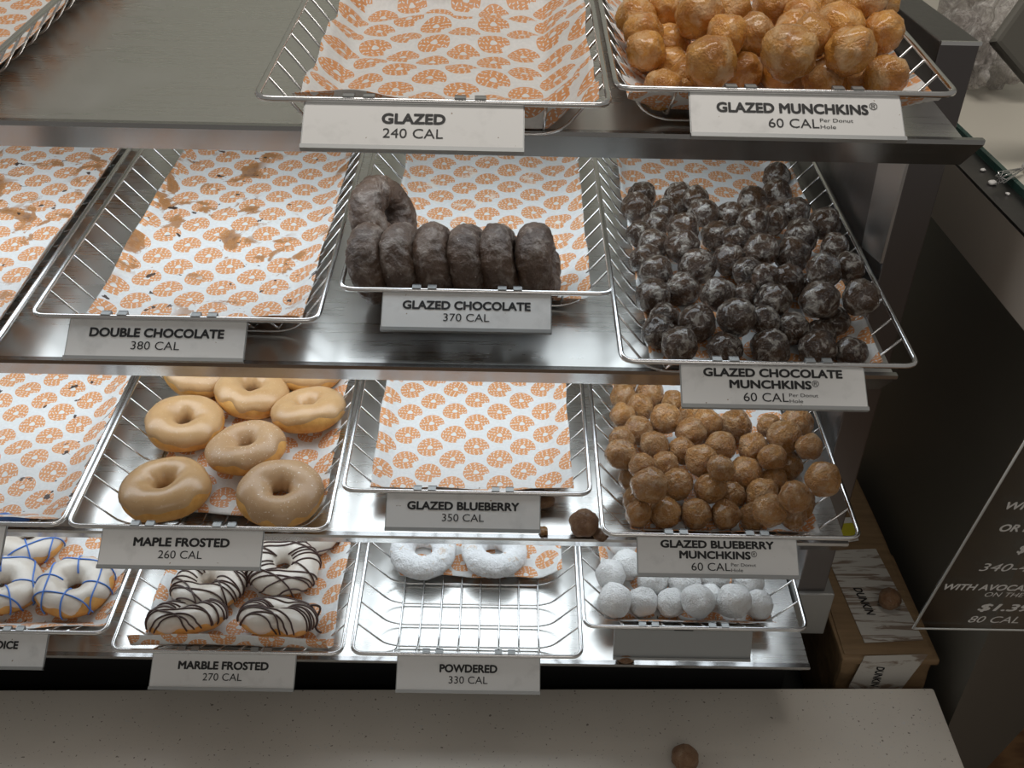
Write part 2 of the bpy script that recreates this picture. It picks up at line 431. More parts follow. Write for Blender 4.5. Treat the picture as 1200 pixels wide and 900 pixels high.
# end upright at the right of the case, with the hanging bracket plate and its foot
root = empty('case_upright', (.417, .93, .55)); tag(root, 'dark steel end upright at the right of the donut shelves', 'upright')
inv = Matrix.Translation(-Vector(root.location))
bm = bmesh.new(); box(bm, .399, .4365, .932, 1.47, CAM_H - .972, CAM_H - .247, bev=.0015)
link('post', bm, M['post'], root, smooth=False).matrix_parent_inverse = inv
bm = bmesh.new(); box(bm, .399, .437, .9295, .9325, CAM_H - .250, CAM_H - .2465)
link('trim', bm, M['wire'], root, smooth=False).matrix_parent_inverse = inv
bm = bmesh.new()
pl = [(.93, -.335), (1.006, -.335), (.99, -.488), (.93, -.477)]
a = [bm.verts.new((.3955, y, CAM_H + z)) for y, z in pl]; b = [bm.verts.new((.3985, y, CAM_H + z)) for y, z in pl]
bm.faces.new(a); bm.faces.new(b[::-1])
for j in range(4): bm.faces.new((a[j], a[(j + 1) % 4], b[(j + 1) % 4], b[j]))
link('bracket_plate', bm, M['bracket'], root, smooth=False).matrix_parent_inverse = inv
bm = bmesh.new(); box(bm, .3985, .449, .926, 1.47, CAM_H - 1.05, CAM_H - .972, bev=.002)
link('foot', bm, M['foot'], root, smooth=False).matrix_parent_inverse = inv
# left upright, beyond the frame, that carries the other end of the shelves
bm = bmesh.new(); box(bm, -1.16, -1.121, .932, 1.47, .30, 1.30)
tag(link('case_upright', bm, M['post'], smooth=False), 'dark steel end upright at the left end of the donut shelves', 'upright')

# neighbouring service counter on the right
XF = .53
t0, t1 = at_x(1122, 193, XF), at_x(1200, 272, XF)
ZT = (t0.z + t1.z) / 2
ZB = (at_x(1092, 260, XF).z + at_x(1200, 381, XF).z) / 2
g0, g1 = at_z(1124, 152, ZT), at_z(1200, 243, ZT)
XG = (g0.x + g1.x) / 2
root = empty('service_counter', (.9, 1.3, 0)); tag(root, 'steel sided service counter with glass edge right of the donut case', 'counter')
inv = Matrix.Translation(-Vector(root.location))
bm = bmesh.new(); box(bm, XF, 1.9, .77, 2.3, ZB, ZT - .004)
link('side_panel', bm, M['counter_steel'], root, smooth=False).matrix_parent_inverse = inv
bm = bmesh.new(); box(bm, XF, XG, .77, 2.3, ZT - .004, ZT, bev=.001)
link('ledge', bm, M['post'], root, smooth=False).matrix_parent_inverse = inv
bm = bmesh.new(); box(bm, XG, XG + .006, .77, 2.3, ZT - .004, ZT + .008)
link('glass_edge', bm, M['green_glass'], root, smooth=False).matrix_parent_inverse = inv
bm = bmesh.new(); box(bm, XG + .006, 1.9, .77, 2.3, ZT - .004, ZT + .006)
link('worktop', bm, M['beige_top'], root, smooth=False).matrix_parent_inverse = inv
bm = bmesh.new()
fp = [(.625, .855), (1.8, 1.82), (1.8, 2.3), (.625, 2.3)]
a = [bm.verts.new((x, y, 0)) for x, y in fp]; b = [bm.verts.new((x, y, ZB)) for x, y in fp]
bm.faces.new(a[::-1]); bm.faces.new(b)
for j in range(4): bm.faces.new((a[j], a[(j + 1) % 4], b[(j + 1) % 4], b[j]))
link('cabinet', bm, M['black_gloss'], root, smooth=False).matrix_parent_inverse = inv

# ------------------------------------------------------------------ wire baskets
BW, BL, RIM = .28, .60, .05
FL_IN, FR_IN = .038, .045                   # how far the floor is set in from the rim at the sides and at the front
def basket_meshes():
    bm = bmesh.new()
    rim = rounded([(0, 0, RIM), (BW, 0, RIM), (BW, BL, RIM), (0, BL, RIM)], .014, 5, True)
    tube(bm, rim, .0027, 8, True)
    rim_me = link('rim', bm, M['wire'])
    bm = bmesh.new(); zf = .0035
    n = 16
    for k in range(n):                      # cross wires: rim, down the side, across the floor, up
        y = FR_IN + (BL - 2 * FR_IN) * k / (n - 1)
        tube(bm, rounded([(.001, y, RIM), (FL_IN - .006, y, zf + .006), (FL_IN + .012, y, zf), (BW - FL_IN - .012, y, zf), (BW - FL_IN + .006, y, zf + .006), (BW - .001, y, RIM)], .008, 3), .0013, 6)
    for k in range(8):                      # long wires
        x = FL_IN + .012 + (BW - 2 * FL_IN - .024) * k / 7
        tube(bm, rounded([(x, .001, RIM), (x, FR_IN - .006, zf + .008), (x, FR_IN + .01, zf + .0026), (x, BL - FR_IN - .01, zf + .0026), (x, BL - FR_IN + .006, zf + .008), (x, BL - .001, RIM)], .008, 3), .0013, 6)
    grid_me = link('wire_grid', bm, M['wire'])
    return rim_me, grid_me
RIM_O, GRID_O = basket_meshes()
first_basket = [True]
SLANT = math.atan(SLOPE)
BASK = {}
def basket(key, row, bx, by, label):
    z = shelf_z(row, by)
    root = empty('wire_basket', (bx, by, z), (SLANT, 0, 0))
    tag(root, label, 'basket', 'chrome wire baskets on the donut shelves')
    if first_basket[0]:
        a, b = RIM_O, GRID_O; first_basket[0] = False
    else:
        a, b = RIM_O.copy(), GRID_O.copy(); C.objects.link(a); C.objects.link(b)
    a.parent = root; b.parent = root
    BASK[key] = (row, bx, by)
BD = {'A1': (0, -.2007, .7681), 'A2': (0, .0875, .8029), 'B1': (1, -.4652, .8322), 'B2': (1, -.1705, .8888), 'B3': (1, .1102, .7769),
      'C1': (2, -.4689, .7868), 'C2': (2, -.1805, .8471), 'C3': (2, .1099, .7877), 'D1': (3, -.4720, .7984), 'D2': (3, -.1799, .7997), 'D3': (3, .1058, .8450)}
BD['A0'] = (0, on_shelf(0, 37, 26, RIM).x - BW, .80)
BD['B0'] = (1, on_shelf(1, 77, 283, RIM).x - BW, .785)
c0 = on_shelf(2, 73, 612, RIM); BD['C0'] = (2, c0.x - BW, c0.y)
d0 = on_shelf(3, 124, 739, RIM); BD['D0'] = (3, d0.x - BW, d0.y)
BLAB = {'A0': 'empty wire basket cut off at the upper left corner of the top shelf', 'A1': 'wire basket with only paper above the GLAZED 240 CAL sign',
        'A2': 'wire basket heaped with golden glazed donut holes on the top shelf', 'B0': 'paper lined wire basket left of the DOUBLE CHOCOLATE basket',
        'B1': 'wire basket with stained paper behind the DOUBLE CHOCOLATE sign', 'B2': 'wire basket holding a row of upright chocolate donuts',
        'B3': 'wire basket heaped with dark chocolate donut holes', 'C0': 'paper lined wire basket left of the maple frosted donuts',
        'C1': 'wire basket holding the maple frosted donuts', 'C2': 'wire basket with clean paper behind the GLAZED BLUEBERRY sign',
        'C3': 'wire basket heaped with tan blueberry donut holes', 'D0': 'wire basket holding white donuts with blue icing lines',
        'D1': 'wire basket holding the marble frosted donuts', 'D2': 'wire basket with bare front half above the POWDERED sign',
        'D3': 'wire basket holding white powdered donut holes'}
for k in ('A0', 'A1', 'A2', 'B0', 'B1', 'B2', 'B3', 'C0', 'C1', 'C2', 'C3', 'D0', 'D1', 'D2', 'D3'):
    basket(k, *BD[k], BLAB[k])

# ------------------------------------------------------------------ printed paper liners
def liner(key, x0, x1, label, mat, climb=0.0, y0=None, seed=0, wav=.0012, curl=0.0, phase=(0, 0), skew=0.0, side=.5, y1=.53, fold=0.0):
    """x0, x1 measured from the basket's left rim; climb: how far up the front slope it reaches (0..1)"""
    row, bx, by = BD[key]
    nu, nv = 46, 100
    bm = bmesh.new(); uvl = bm.loops.layers.uv.new('UVMap')
    path = []
    if y0 is None:
        for j in range(10):
            c = 1 - j / 10
            path.append((max(.007, FR_IN - FR_IN * .95 * climb * c), .0085 + (RIM - .006) * climb * c))
        ys = FR_IN
    else: ys = y0
    m = nv - len(path)
    for j in range(m): path.append((ys + (y1 - ys) * j / (m - 1), .0085))
    L = [0]
    for j in range(1, len(path)): L.append(L[-1] + math.hypot(path[j][0] - path[j - 1][0], path[j][1] - path[j - 1][1]))
    G = []
    for j, (y, z) in enumerate(path):
        line = []
        for i in range(nu):
            u = x0 + (x1 - x0) * i / (nu - 1) + skew * (y - .3)
            zz = z
            e = max(0, FL_IN + .008 - u, u - (BW - FL_IN - .008))
            zz = max(zz, .0085 + min(e * 1.25 * side, RIM * 1.2)) if side else zz
            p = Vector((u * 9 + seed * 7.1, y * 9, seed * 3.3))
            zz += max(0, (noise.noise(p) + .25)) * wav * 4 + max(0, noise.noise(p * 3.1)) * wav * 1.5
            if fold:
                zz += fold * max(0, noise.noise(Vector((u * 4.5, y * 30 + .8 * noise.noise(Vector((u * 9, y * 5, 2))), seed * 1.7))) + .1)
            if curl and j < 16:
                zz += curl * (1 - j / 16) ** 2 * (.6 + .8 * abs(noise.noise(Vector((u * 22, seed, 1)))))
            yy = y + noise.noise(Vector((u * 14, seed * 5.0, 0))) * .006 * (1 if j < 3 else 0)
            uu = u + noise.noise(Vector((y * 14, seed * 2.0, 9))) * .004 * (1 if i in (0, nu - 1) else 0)
            line.append(bm.verts.new((uu, yy, zz)))
        G.append(line)
    for j in range(len(G) - 1):
        for i in range(nu - 1):
            f = bm.faces.new((G[j][i], G[j][i + 1], G[j + 1][i + 1], G[j + 1][i]))
            for lp, (a, b) in zip(f.loops, ((i, j), (i + 1, j), (i + 1, j + 1), (i, j + 1))):
                uu = (x1 - x0) * a / (nu - 1); lp[uvl].uv = (uu + phase[0] + L[b] * .02, L[b] + phase[1] - uu * .03)
    o = link('paper_liner', bm, M[mat], recalc=False)
    o.location = (bx, by, shelf_z(row, by)); o.rotation_euler = (SLANT, 0, 0)
    sd = o.modifiers.new('thickness', 'SOLIDIFY'); sd.thickness = .0003; sd.offset = 1
    tag(o, label, 'paper', 'orange donut print paper liners in the baskets')
liner('A0', .03, .262, 'donut print paper in the basket at the upper left corner', 'paper_plain', .4, seed=1)
liner('A1', .024, .272, 'donut print paper behind the GLAZED 240 CAL sign, curling up at right', 'paper_plain', .62, seed=2, wav=.0026, phase=(.01, .02), side=.7, fold=.016)
liner('A2', .012, .274, 'donut print paper under the golden glazed donut holes', 'paper_plain', .7, seed=3)
liner('B0', .02, .262, 'stained donut print paper left of the DOUBLE CHOCOLATE basket', 'paper_chocolate', .5, seed=4, side=1.0)
liner('B1', .030, .256, 'donut print paper with chocolate smears behind the DOUBLE CHOCOLATE sign', 'paper_chocolate', .62, seed=5, phase=(.02, .01))
liner('B2', .034, .262, 'donut print paper behind the upright chocolate donuts', 'paper_glaze', .3, seed=6, phase=(.03, .0))
liner('B3', .035, .262, 'donut print paper under the dark chocolate donut holes', 'paper_glaze', .3, seed=7)
liner('C0', .02, .268, 'donut print paper with dark crumbs left of the maple donuts', 'paper_specks', .8, seed=8, wav=.002, fold=.008)
liner('C1', .052, .262, 'donut print paper under the maple frosted donuts', 'paper_plain', 0, y0=.058, seed=9, skew=-.02)
liner('C2', .024, .262, 'clean donut print paper behind the GLAZED BLUEBERRY sign', 'paper_plain', .45, seed=10, phase=(.02, .015))
liner('C3', .035, .25, 'donut print paper under the tan blueberry donut holes', 'paper_plain', .3, seed=11)
liner('D0', .03, .268, 'donut print paper under the white donuts with blue lines', 'paper_plain', .75, seed=12)
liner('D1', .022, .262, 'donut print paper under the marble frosted donuts, front edge turned up', 'paper_plain', 1.35, seed=13, curl=.004, wav=.002)
liner('D2', .040, .262, 'donut print paper pushed to the back of the POWDERED basket', 'paper_plain', 0, y0=.152, seed=14, wav=.002)
liner('D3', .03, .250, 'donut print paper under the white powdered donut holes', 'paper_plain', .5, seed=15)

# ------------------------------------------------------------------ price signs
SW, SHT, ST = .172, .0415, R(54)
def sign(key, lines, label, cx=None, blank=False, y=None, tilt=ST, parts=True):
    row, bx, by = BD[key]
    y0 = by - .004; zt = shelf_z(row, by) + RIM - .0015
    root = empty('price_sign', (cx, y0, zt)); tag(root, label, 'sign', 'calorie signs clipped to the basket fronts')
    # local board frame: x right, y up the board, z out of its face
    bx_ = Vector((1, 0, 0)); dn = Vector((0, -math.sin(tilt), -math.cos(tilt))); nz = Vector((0, -math.cos(tilt), math.sin(tilt)))
    M4 = Matrix(((1, -dn.x, nz.x, 0), (0, -dn.y, nz.y, 0), (0, -dn.z, nz.z, 0), (0, 0, 0, 1)))
    bm = bmesh.new(); W2 = SW / 2
    box(bm, -W2 - .001, W2 + .001, -SHT - .0015, .0005, -.0028, -.0004)          # back plate
    box(bm, -W2 - .001, W2 + .001, -SHT - .0025, -SHT + .0012, -.0028, .0022)     # bottom channel
    bm.transform(M4)
    box(bm, -W2 + .006, W2 - .006, -.001, .0025, -.0032, .0016)                    # strip along the rim
    for s in (-.052, -.036, .036, .052):                                            # clip tabs over the rim
        box(bm, s - .0045, s + .0045, -.0012, .0062, .0012, .0050)
        box(bm, s - .0045, s + .0045, .0052, .0066, -.004, .0050)
    link('holder', bm, M['holder'], root, smooth=False)
    bm = bmesh.new(); box(bm, -.012, .012, -.0016, -.0008, -.0025, .0018); link('slot', bm, M['slot'], root, smooth=False)
    if blank: return root
    bm = bmesh.new(); box(bm, -W2, W2, -SHT + .0008, -.0012, -.0004, .0003); bm.transform(M4)
    link('card', bm, M['card'], root, smooth=False)
    if lines:
        bm = bmesh.new()
        for (txt, fx, fy, wd, ht, bold, al) in lines:
            text_bm(bm, txt, fx, -fy * SHT, wd, ht, bold, None, 0, al, .0007)
        bm.transform(M4)
        link('lettering', bm, M['ink'], root, smooth=False)
    return root
B_ = .042
def two(title, cal, w1, w2=.047): return [(title, 0, .36, w1, .0088, B_, 'C'), (cal, 0, .68, w2, .0086, 0, 'C')]
def three(a, wa, b, wb):
    return [(a, 0, .20, wa, .0078, B_, 'C'), (b, -.003, .475, wb, .0078, B_, 'C'), ('\u00ae', wb / 2 - .002, .44, .0065, 0, 0, 'L'),
            ('60 CAL', -.008, .78, .042, .0086, 0, 'C'), ('Per Donut', .0138, .72, .027, .0034, 0, 'L'), ('Hole', .0138, .86, .0125, .0034, 0, 'L')]
def sx(key, pxl, pxr, py):
    row, bx, by = BD[key]; return (at_y(pxl, py, by - .004).x + at_y(pxr, py, by - .004).x) / 2
sign('A1', two('GLAZED', '240 CAL', .049), 'white sign reading GLAZED 240 CAL on the top shelf', sx('A1', 356, 616, 121))
sign('A2', [('GLAZED MUNCHKINS', -.003, .36, .123, .0088, B_, 'C'), ('\u00ae', .060, .28, .0068, 0, 0, 'L'), ('60 CAL', -.003, .70, .041, .0086, 0, 'C'),
            ('Per Donut', .0185, .62, .027, .0034, 0, 'L'), ('Hole', .0185, .77, .0125, .0034, 0, 'L')],
     'white sign reading GLAZED MUNCHKINS 60 CAL under the golden donut holes', sx('A2', 806, 1058, 104))
sign('B1', two('DOUBLE CHOCOLATE', '380 CAL', .130), 'grey shaded sign reading DOUBLE CHOCOLATE 380 CAL', sx('B1', 83, 290, 373))
sign('B2', two('GLAZED CHOCOLATE', '370 CAL', .130), 'grey shaded sign reading GLAZED CHOCOLATE 370 CAL', sx('B2', 451, 644, 348))
sign('B3', three('GLAZED CHOCOLATE', .130, 'MUNCHKINS', .076), 'white sign reading GLAZED CHOCOLATE MUNCHKINS 60 CAL', sx('B3', 796, 1012, 431))
sign('C0', None, 'sign edge cut off by the left of the picture beside the third shelf', on_shelf(2, 8, 612, RIM).x - SW / 2)
sign('C1', two('MAPLE FROSTED', '260 CAL', .102), 'sign reading MAPLE FROSTED 260 CAL under the maple donuts', sx('C1', 121, 311, 623))
sign('C2', two('GLAZED BLUEBERRY', '350 CAL', .125), 'dark grey shaded sign reading GLAZED BLUEBERRY 350 CAL', sx('C2', 456, 631, 582))
sign('C3', three('GLAZED BLUEBERRY', .122, 'MUNCHKINS', .076), 'white sign reading GLAZED BLUEBERRY MUNCHKINS 60 CAL', sx('C3', 747, 932, 631))
c = on_shelf(3, 57, 739, RIM).x - SW / 2
sign('D0', [('CHOICE', .052, .36, .045, .0088, B_, 'R')], 'white sign ending in CHOICE at the left of the bottom shelf', c)
sign('D1', two('MARBLE FROSTED', '270 CAL', .108), 'white sign reading MARBLE FROSTED 270 CAL at the bottom', sx('D1', 181, 349, 771))
sign('D2', two('POWDERED', '330 CAL', .069), 'white sign reading POWDERED 330 CAL at the bottom', sx('D2', 466, 633, 773))
sign('D3', None, 'blank grey sign holder hanging below the powdered donut holes', sx('D3', 722, 883, 730), blank=True, tilt=R(20))

# ------------------------------------------------------------------ donut holes
def ball_mesh(name, seed, amp, mat, sub=4, lump=.5, pinch=0.0):
    bm = bmesh.new(); bmesh.ops.create_icosphere(bm, subdivisions=sub, radius=1.0)
    rnd = random.Random(seed); sq = (1 + rnd.uniform(-.06, .06), 1 + rnd.uniform(-.06, .06), 1 + rnd.uniform(-.09, .02))
    for v in bm.verts:
        n = v.co.normalized()
        k = 1 + amp * noise.noise(n * 1.3 + Vector((seed * 9.1, 0, 0))) + amp * lump * noise.noise(n * 3.2 + Vector((0, seed * 5.3, 0))) + amp * .22 * noise.noise(n * 9 + Vector((0, 0, seed)))
        if pinch:
            a = n.dot(Vector((math.cos(seed * 2.0), math.sin(seed * 2.0), .4)).normalized())
            if a > .93: k += pinch * (a - .93) / .07
        v.co = Vector((n.x * sq[0], n.y * sq[1], n.z * sq[2])) * k
    me = bpy.data.meshes.new(name); bm.to_mesh(me); bm.free(); me.materials.append(mat)
    for p in me.polygons: p.use_smooth = True
    return me
PILES = {
 'B3': [
  (0.1565,0.8562,1.0272,0.0176,0), (0.1734,0.8265,1.0316,0.0185,0), (0.2201,0.8307,1.0250,0.0173,0),
  (0.2653,0.8316,1.0269,0.0194,0), (0.3133,0.8316,1.0269,0.0194,0), (0.3463,0.8283,1.0253,0.0155,0),
  (0.1663,0.8862,1.0273,0.0155,1), (0.1976,0.8683,1.0322,0.0188,1), (0.2328,0.8529,1.0489,0.0194,1),
  (0.2635,0.8622,1.0400,0.0155,1), (0.2939,0.8605,1.0322,0.0175,1), (0.3246,0.8630,1.0255,0.0155,1),
  (0.3447,0.8846,1.0272,0.0155,1), (0.1573,0.9175,1.0340,0.0194,2), (0.1907,0.9334,1.0350,0.0194,2),
  (0.2213,0.8974,1.0499,0.0180,2), (0.2516,0.9103,1.0390,0.0155,2), (0.2781,0.8913,1.0467,0.0194,2),
  (0.3219,0.8815,1.0544,0.0194,2), (0.3619,0.8762,1.0614,0.0194,2), (0.1633,0.9576,1.0420,0.0194,3),
  (0.2093,0.9626,1.0479,0.0194,3), (0.2481,0.9809,1.0476,0.0187,3), (0.2630,0.9502,1.0490,0.0165,3),
  (0.2751,0.9231,1.0562,0.0155,3), (0.3019,0.9390,1.0439,0.0194,3), (0.3347,0.9211,1.0674,0.0191,3),
  (0.3653,0.9347,1.0654,0.0160,3), (0.1570,0.9931,1.0389,0.0185,4), (0.1700,1.0253,1.0422,0.0180,4),
  (0.1973,0.9964,1.0555,0.0190,4), (0.2807,0.9761,1.0629,0.0194,4), (0.3170,0.9787,1.0561,0.0194,4),
  (0.3629,0.9840,1.0650,0.0158,4), (0.1558,1.0545,1.0413,0.0159,5), (0.1767,1.0769,1.0434,0.0163,5),
  (0.2019,1.0317,1.0603,0.0186,5), (0.2441,1.0375,1.0489,0.0184,5), (0.2591,1.0101,1.0589,0.0160,5),
  (0.3330,1.0112,1.0636,0.0194,5), (0.3627,1.0287,1.0719,0.0178,5), (0.1574,1.1126,1.0493,0.0192,6),
  (0.1907,1.1051,1.0461,0.0167,6), (0.2320,1.0731,1.0611,0.0175,6), (0.2637,1.0756,1.0576,0.0160,6),
  (0.2863,1.0480,1.0616,0.0194,6), (0.3145,1.0670,1.0570,0.0166,6), (0.3430,1.0840,1.0600,0.0183,6),
  (0.1667,1.1464,1.0502,0.0175,7), (0.2136,1.1398,1.0515,0.0194,7), (0.2288,1.1106,1.0620,0.0168,7),
  (0.3035,1.1351,1.0508,0.0190,7), (0.3464,1.1951,1.0584,0.0175,7), (0.3396,1.1594,1.0527,0.0178,7),
  (0.3354,0.9426,1.0334,0.0171,-1),
 ],
 'C3': [
  (0.1556,0.8648,0.7937,0.0158,0), (0.1547,0.8348,0.7993,0.0158,0), (0.1864,0.8423,0.7946,0.0186,0),
  (0.2216,0.8420,0.7945,0.0183,0), (0.2560,0.8417,0.7938,0.0176,0), (0.2879,0.8412,0.7919,0.0158,0),
  (0.2982,0.8230,0.8179,0.0192,0), (0.3279,0.8307,0.8042,0.0158,0), (0.3425,0.8604,0.7972,0.0197,0),
  (0.1571,0.8973,0.7991,0.0186,1), (0.1654,0.8450,0.8330,0.0198,1), (0.2028,0.8744,0.8107,0.0180,1),
  (0.2401,0.8669,0.8112,0.0185,1), (0.2675,0.8749,0.7945,0.0158,1), (0.3036,0.8706,0.7984,0.0198,1),
  (0.3226,0.8989,0.7983,0.0158,1), (0.3212,0.8179,0.8435,0.0172,1), (0.1604,0.8787,0.8324,0.0158,2),
  (0.1928,0.9050,0.8142,0.0158,2), (0.2333,0.9000,0.8254,0.0198,2), (0.2474,0.8646,0.8431,0.0158,2),
  (0.2892,0.9052,0.8033,0.0198,2), (0.3437,0.9240,0.8027,0.0188,2), (0.3612,0.8523,0.8407,0.0197,2),
  (0.1388,0.9036,0.8292,0.0188,3), (0.1823,0.9348,0.8203,0.0179,3), (0.2150,0.9286,0.8171,0.0168,3),
  (0.2628,0.9353,0.8189,0.0179,3), (0.3026,0.9364,0.8178,0.0185,3), (0.3180,0.9061,0.8279,0.0158,3),
  (0.3367,0.9337,0.8376,0.0198,3), (0.3586,0.9079,0.8427,0.0161,3), (0.1441,0.9463,0.8187,0.0158,4),
  (0.1674,0.9696,0.8154,0.0188,4), (0.2013,0.9821,0.8252,0.0191,4), (0.2299,0.9580,0.8225,0.0182,4),
  (0.2540,0.9836,0.8173,0.0190,4), (0.2907,0.9864,0.8140,0.0196,4), (0.3269,0.9672,0.8285,0.0158,4),
  (0.3609,0.9680,0.8334,0.0185,4), (0.1499,0.9992,0.8159,0.0172,5), (0.1562,1.0479,0.8097,0.0172,5),
  (0.1613,1.0792,0.8111,0.0160,5), (0.1751,1.0209,0.8140,0.0177,5), (0.1908,1.0527,0.8122,0.0193,5),
  (0.2195,1.0355,0.8130,0.0158,5), (0.2397,1.0130,0.8111,0.0158,5),
 ],
 'A2': [
  (0.1337,0.8566,1.2759,0.0182,0), (0.1584,0.8811,1.2771,0.0182,0), (0.1343,0.9864,1.2855,0.0182,1),
  (0.1484,0.9143,1.2797,0.0182,1), (0.2085,0.8901,1.2831,0.0182,1), (0.2496,0.8942,1.2827,0.0228,1),
  (0.2732,0.8526,1.2887,0.0182,1), (0.3058,0.8724,1.2868,0.0217,1), (0.3199,0.8385,1.2971,0.0182,1),
  (0.3244,0.9074,1.2878,0.0198,1), (0.1221,0.8975,1.2980,0.0182,2), (0.1503,0.9517,1.2875,0.0218,2),
  (0.1700,0.8425,1.3052,0.0228,2), (0.2335,0.8371,1.3163,0.0228,2), (0.2839,0.8348,1.3196,0.0208,2),
  (0.1219,0.9315,1.3055,0.0182,3), (0.1910,0.8928,1.3145,0.0182,3), (0.2206,0.9133,1.3090,0.0199,3),
  (0.2579,0.9234,1.3110,0.0185,3), (0.2589,0.8663,1.3220,0.0182,3), (0.2890,0.8913,1.3223,0.0228,3),
  (0.3281,0.8892,1.3213,0.0182,3), (0.1185,0.9661,1.3098,0.0185,4), (0.1335,1.0096,1.3113,0.0182,4),
  (0.1510,0.9781,1.3151,0.0182,4), (0.1710,0.9288,1.3219,0.0228,4), (0.2073,0.9596,1.3197,0.0182,4),
  (0.2540,0.9889,1.3180,0.0228,4), (0.2729,0.9546,1.3166,0.0182,4), (0.2963,0.9803,1.3192,0.0182,4),
  (0.3216,1.0086,1.3199,0.0182,5), (0.3145,0.9226,1.3386,0.0228,5), (0.3405,0.9510,1.3314,0.0182,5),
  (0.2204,0.9460,1.2841,0.0201,-1), (0.3009,0.9425,1.2838,0.0201,-1), (0.2269,0.9837,1.2871,0.0201,-1),
 ],
 'D3': [
  (0.1487,0.8935,0.5950,0.0215,0), (0.1864,0.9006,0.5852,0.0200,0), (0.2240,0.9001,0.5846,0.0194,0),
  (0.2550,0.8859,0.6046,0.0221,0), (0.3023,0.8879,0.6029,0.0226,0), (0.3384,0.8998,0.5849,0.0197,0),
  (0.2043,0.9355,0.5894,0.0213,1), (0.2455,0.9322,0.5891,0.0213,1), (0.2769,0.9113,0.5845,0.0184,1),
  (0.2887,0.9458,0.5889,0.0200,1), (0.3324,0.9378,0.5891,0.0208,1), (0.1459,0.9336,0.6007,0.0204,2),
  (0.1706,0.9621,0.5907,0.0206,2), (0.1689,1.0007,0.5932,0.0200,3),
 ],
}

BALL = {'A2': ('hole_yeast', .15, 'golden donut hole', 'golden glazed donut holes on the top shelf', .0),
        'B3': ('hole_choc', .13, 'dark chocolate donut hole', 'glazed chocolate donut holes on the second shelf', 0),
        'C3': ('hole_blue', .12, 'tan blueberry donut hole', 'blueberry donut holes on the third shelf', 0),
        'D3': ('hole_powder', .10, 'white powdered donut hole', 'powdered donut holes on the bottom shelf', 0)}
NTH = ['first', 'second', 'third', 'fourth', 'fifth', 'sixth', 'seventh', 'eighth', 'ninth']
def make_balls():
    for key, (mat, amp, what, grp, pin) in BALL.items():
        mes = [ball_mesh('donut_hole', s + 11 * len(key) + ord(key[0]), amp, M[mat], pinch=(.12 if key == 'A2' and s in (1, 4) else 0)) for s in range(6)]
        rnd = random.Random(ord(key[0])); cnt = {}
        lst = PILES[key]; rows = max(b[4] for b in lst)
        for (x, y, z, r, row) in lst:
            o = bpy.data.objects.new('donut_hole', mes[rnd.randrange(6)]); C.objects.link(o)
            o.location = (x, y, z); o.rotation_euler = (rnd.uniform(-.5, .5), rnd.uniform(-.5, .5), rnd.uniform(0, 6.28)); o.scale = (r * 1.02,) * 3
            if row < 0: lab = what + ' buried under the middle of the pile'
            else:
                k = cnt.get(row, 0); cnt[row] = k + 1
                rn = 'front row' if row == 0 else ('rearmost row' if row == rows else NTH[row] + ' row from the front')
                lab = '%s, %s from left, %s of its pile' % (what, NTH[k], rn)
            tag(o, lab, 'donut hole', grp)
make_balls()
def stray(px, py, z, r, mat, label, squash=1.0, seed=3, slope=0.0):
    p = at_z(px, py, z + r * squash, slope)
    o = bpy.data.objects.new('donut_hole', ball_mesh('donut_hole', seed, .12, M[mat])); C.objects.link(o)
    o.location = p; o.scale = (r, r, r * squash); o.rotation_euler = (0, 0, seed); tag(o, label, 'donut hole')
stray(684, 613, SH[2], .0172, 'hole_stray', 'brown donut hole fallen on the shelf left of the blueberry basket', .95, 3, SLOPE)
stray(803, 888, LZ, .0165, 'hole_stray', 'brown donut hole fallen on the beige counter ledge', .95, 5)
stray(1043, 702, CAM_H - 1.06, .0165, 'hole_stray', 'brown donut hole lying on the cardboard carton', .95, 7)
stray(733, 769, SH[3], .0115, 'hole_stray', 'half donut hole lying at the front of the bottom shelf', .6, 8, SLOPE)

def crumb(px, py, z, r, mat, label, seed, slope=0.0):
    p = at_z(px, py, z + r * .5, slope); bm = bmesh.new(); bmesh.ops.create_icosphere(bm, subdivisions=2, radius=1)
    for v in bm.verts: v.co *= 1 + .5 * noise.noise(v.co * 1.6 + Vector((seed, 0, 0)))
    o = link('crumb', bm, M[mat]); o.location = p; o.scale = (r * 1.2, r, r * .6); o.rotation_euler = (0, 0, seed)
    tag(o, label, 'crumb')
crumb(702, 626, SH[2], .009, 'hole_stray', 'brown crumb between the fallen donut hole and the blueberry basket', 2, SLOPE)
crumb(641, 588, SH[2] + .006, .009, 'hole_stray', 'dark crumb at the right end of the GLAZED BLUEBERRY sign', 4, SLOPE)
crumb(637, 622, SH[2], .006, 'hole_blue', 'small pale crumb on the shelf edge right of the GLAZED BLUEBERRY sign', 5, SLOPE)
crumb(1163, 214, ZT, .0045, 'plastic_white', 'white crumb on the dark ledge of the service counter', 6)
crumb(1152, 199, ZT, .003, 'plastic_white', 'tiny white crumb on the service counter ledge nearest the upright', 7)
crumb(1181, 227, ZT, .0025, 'plastic_white', 'tiny white crumb on the service counter ledge below the larger one', 8)

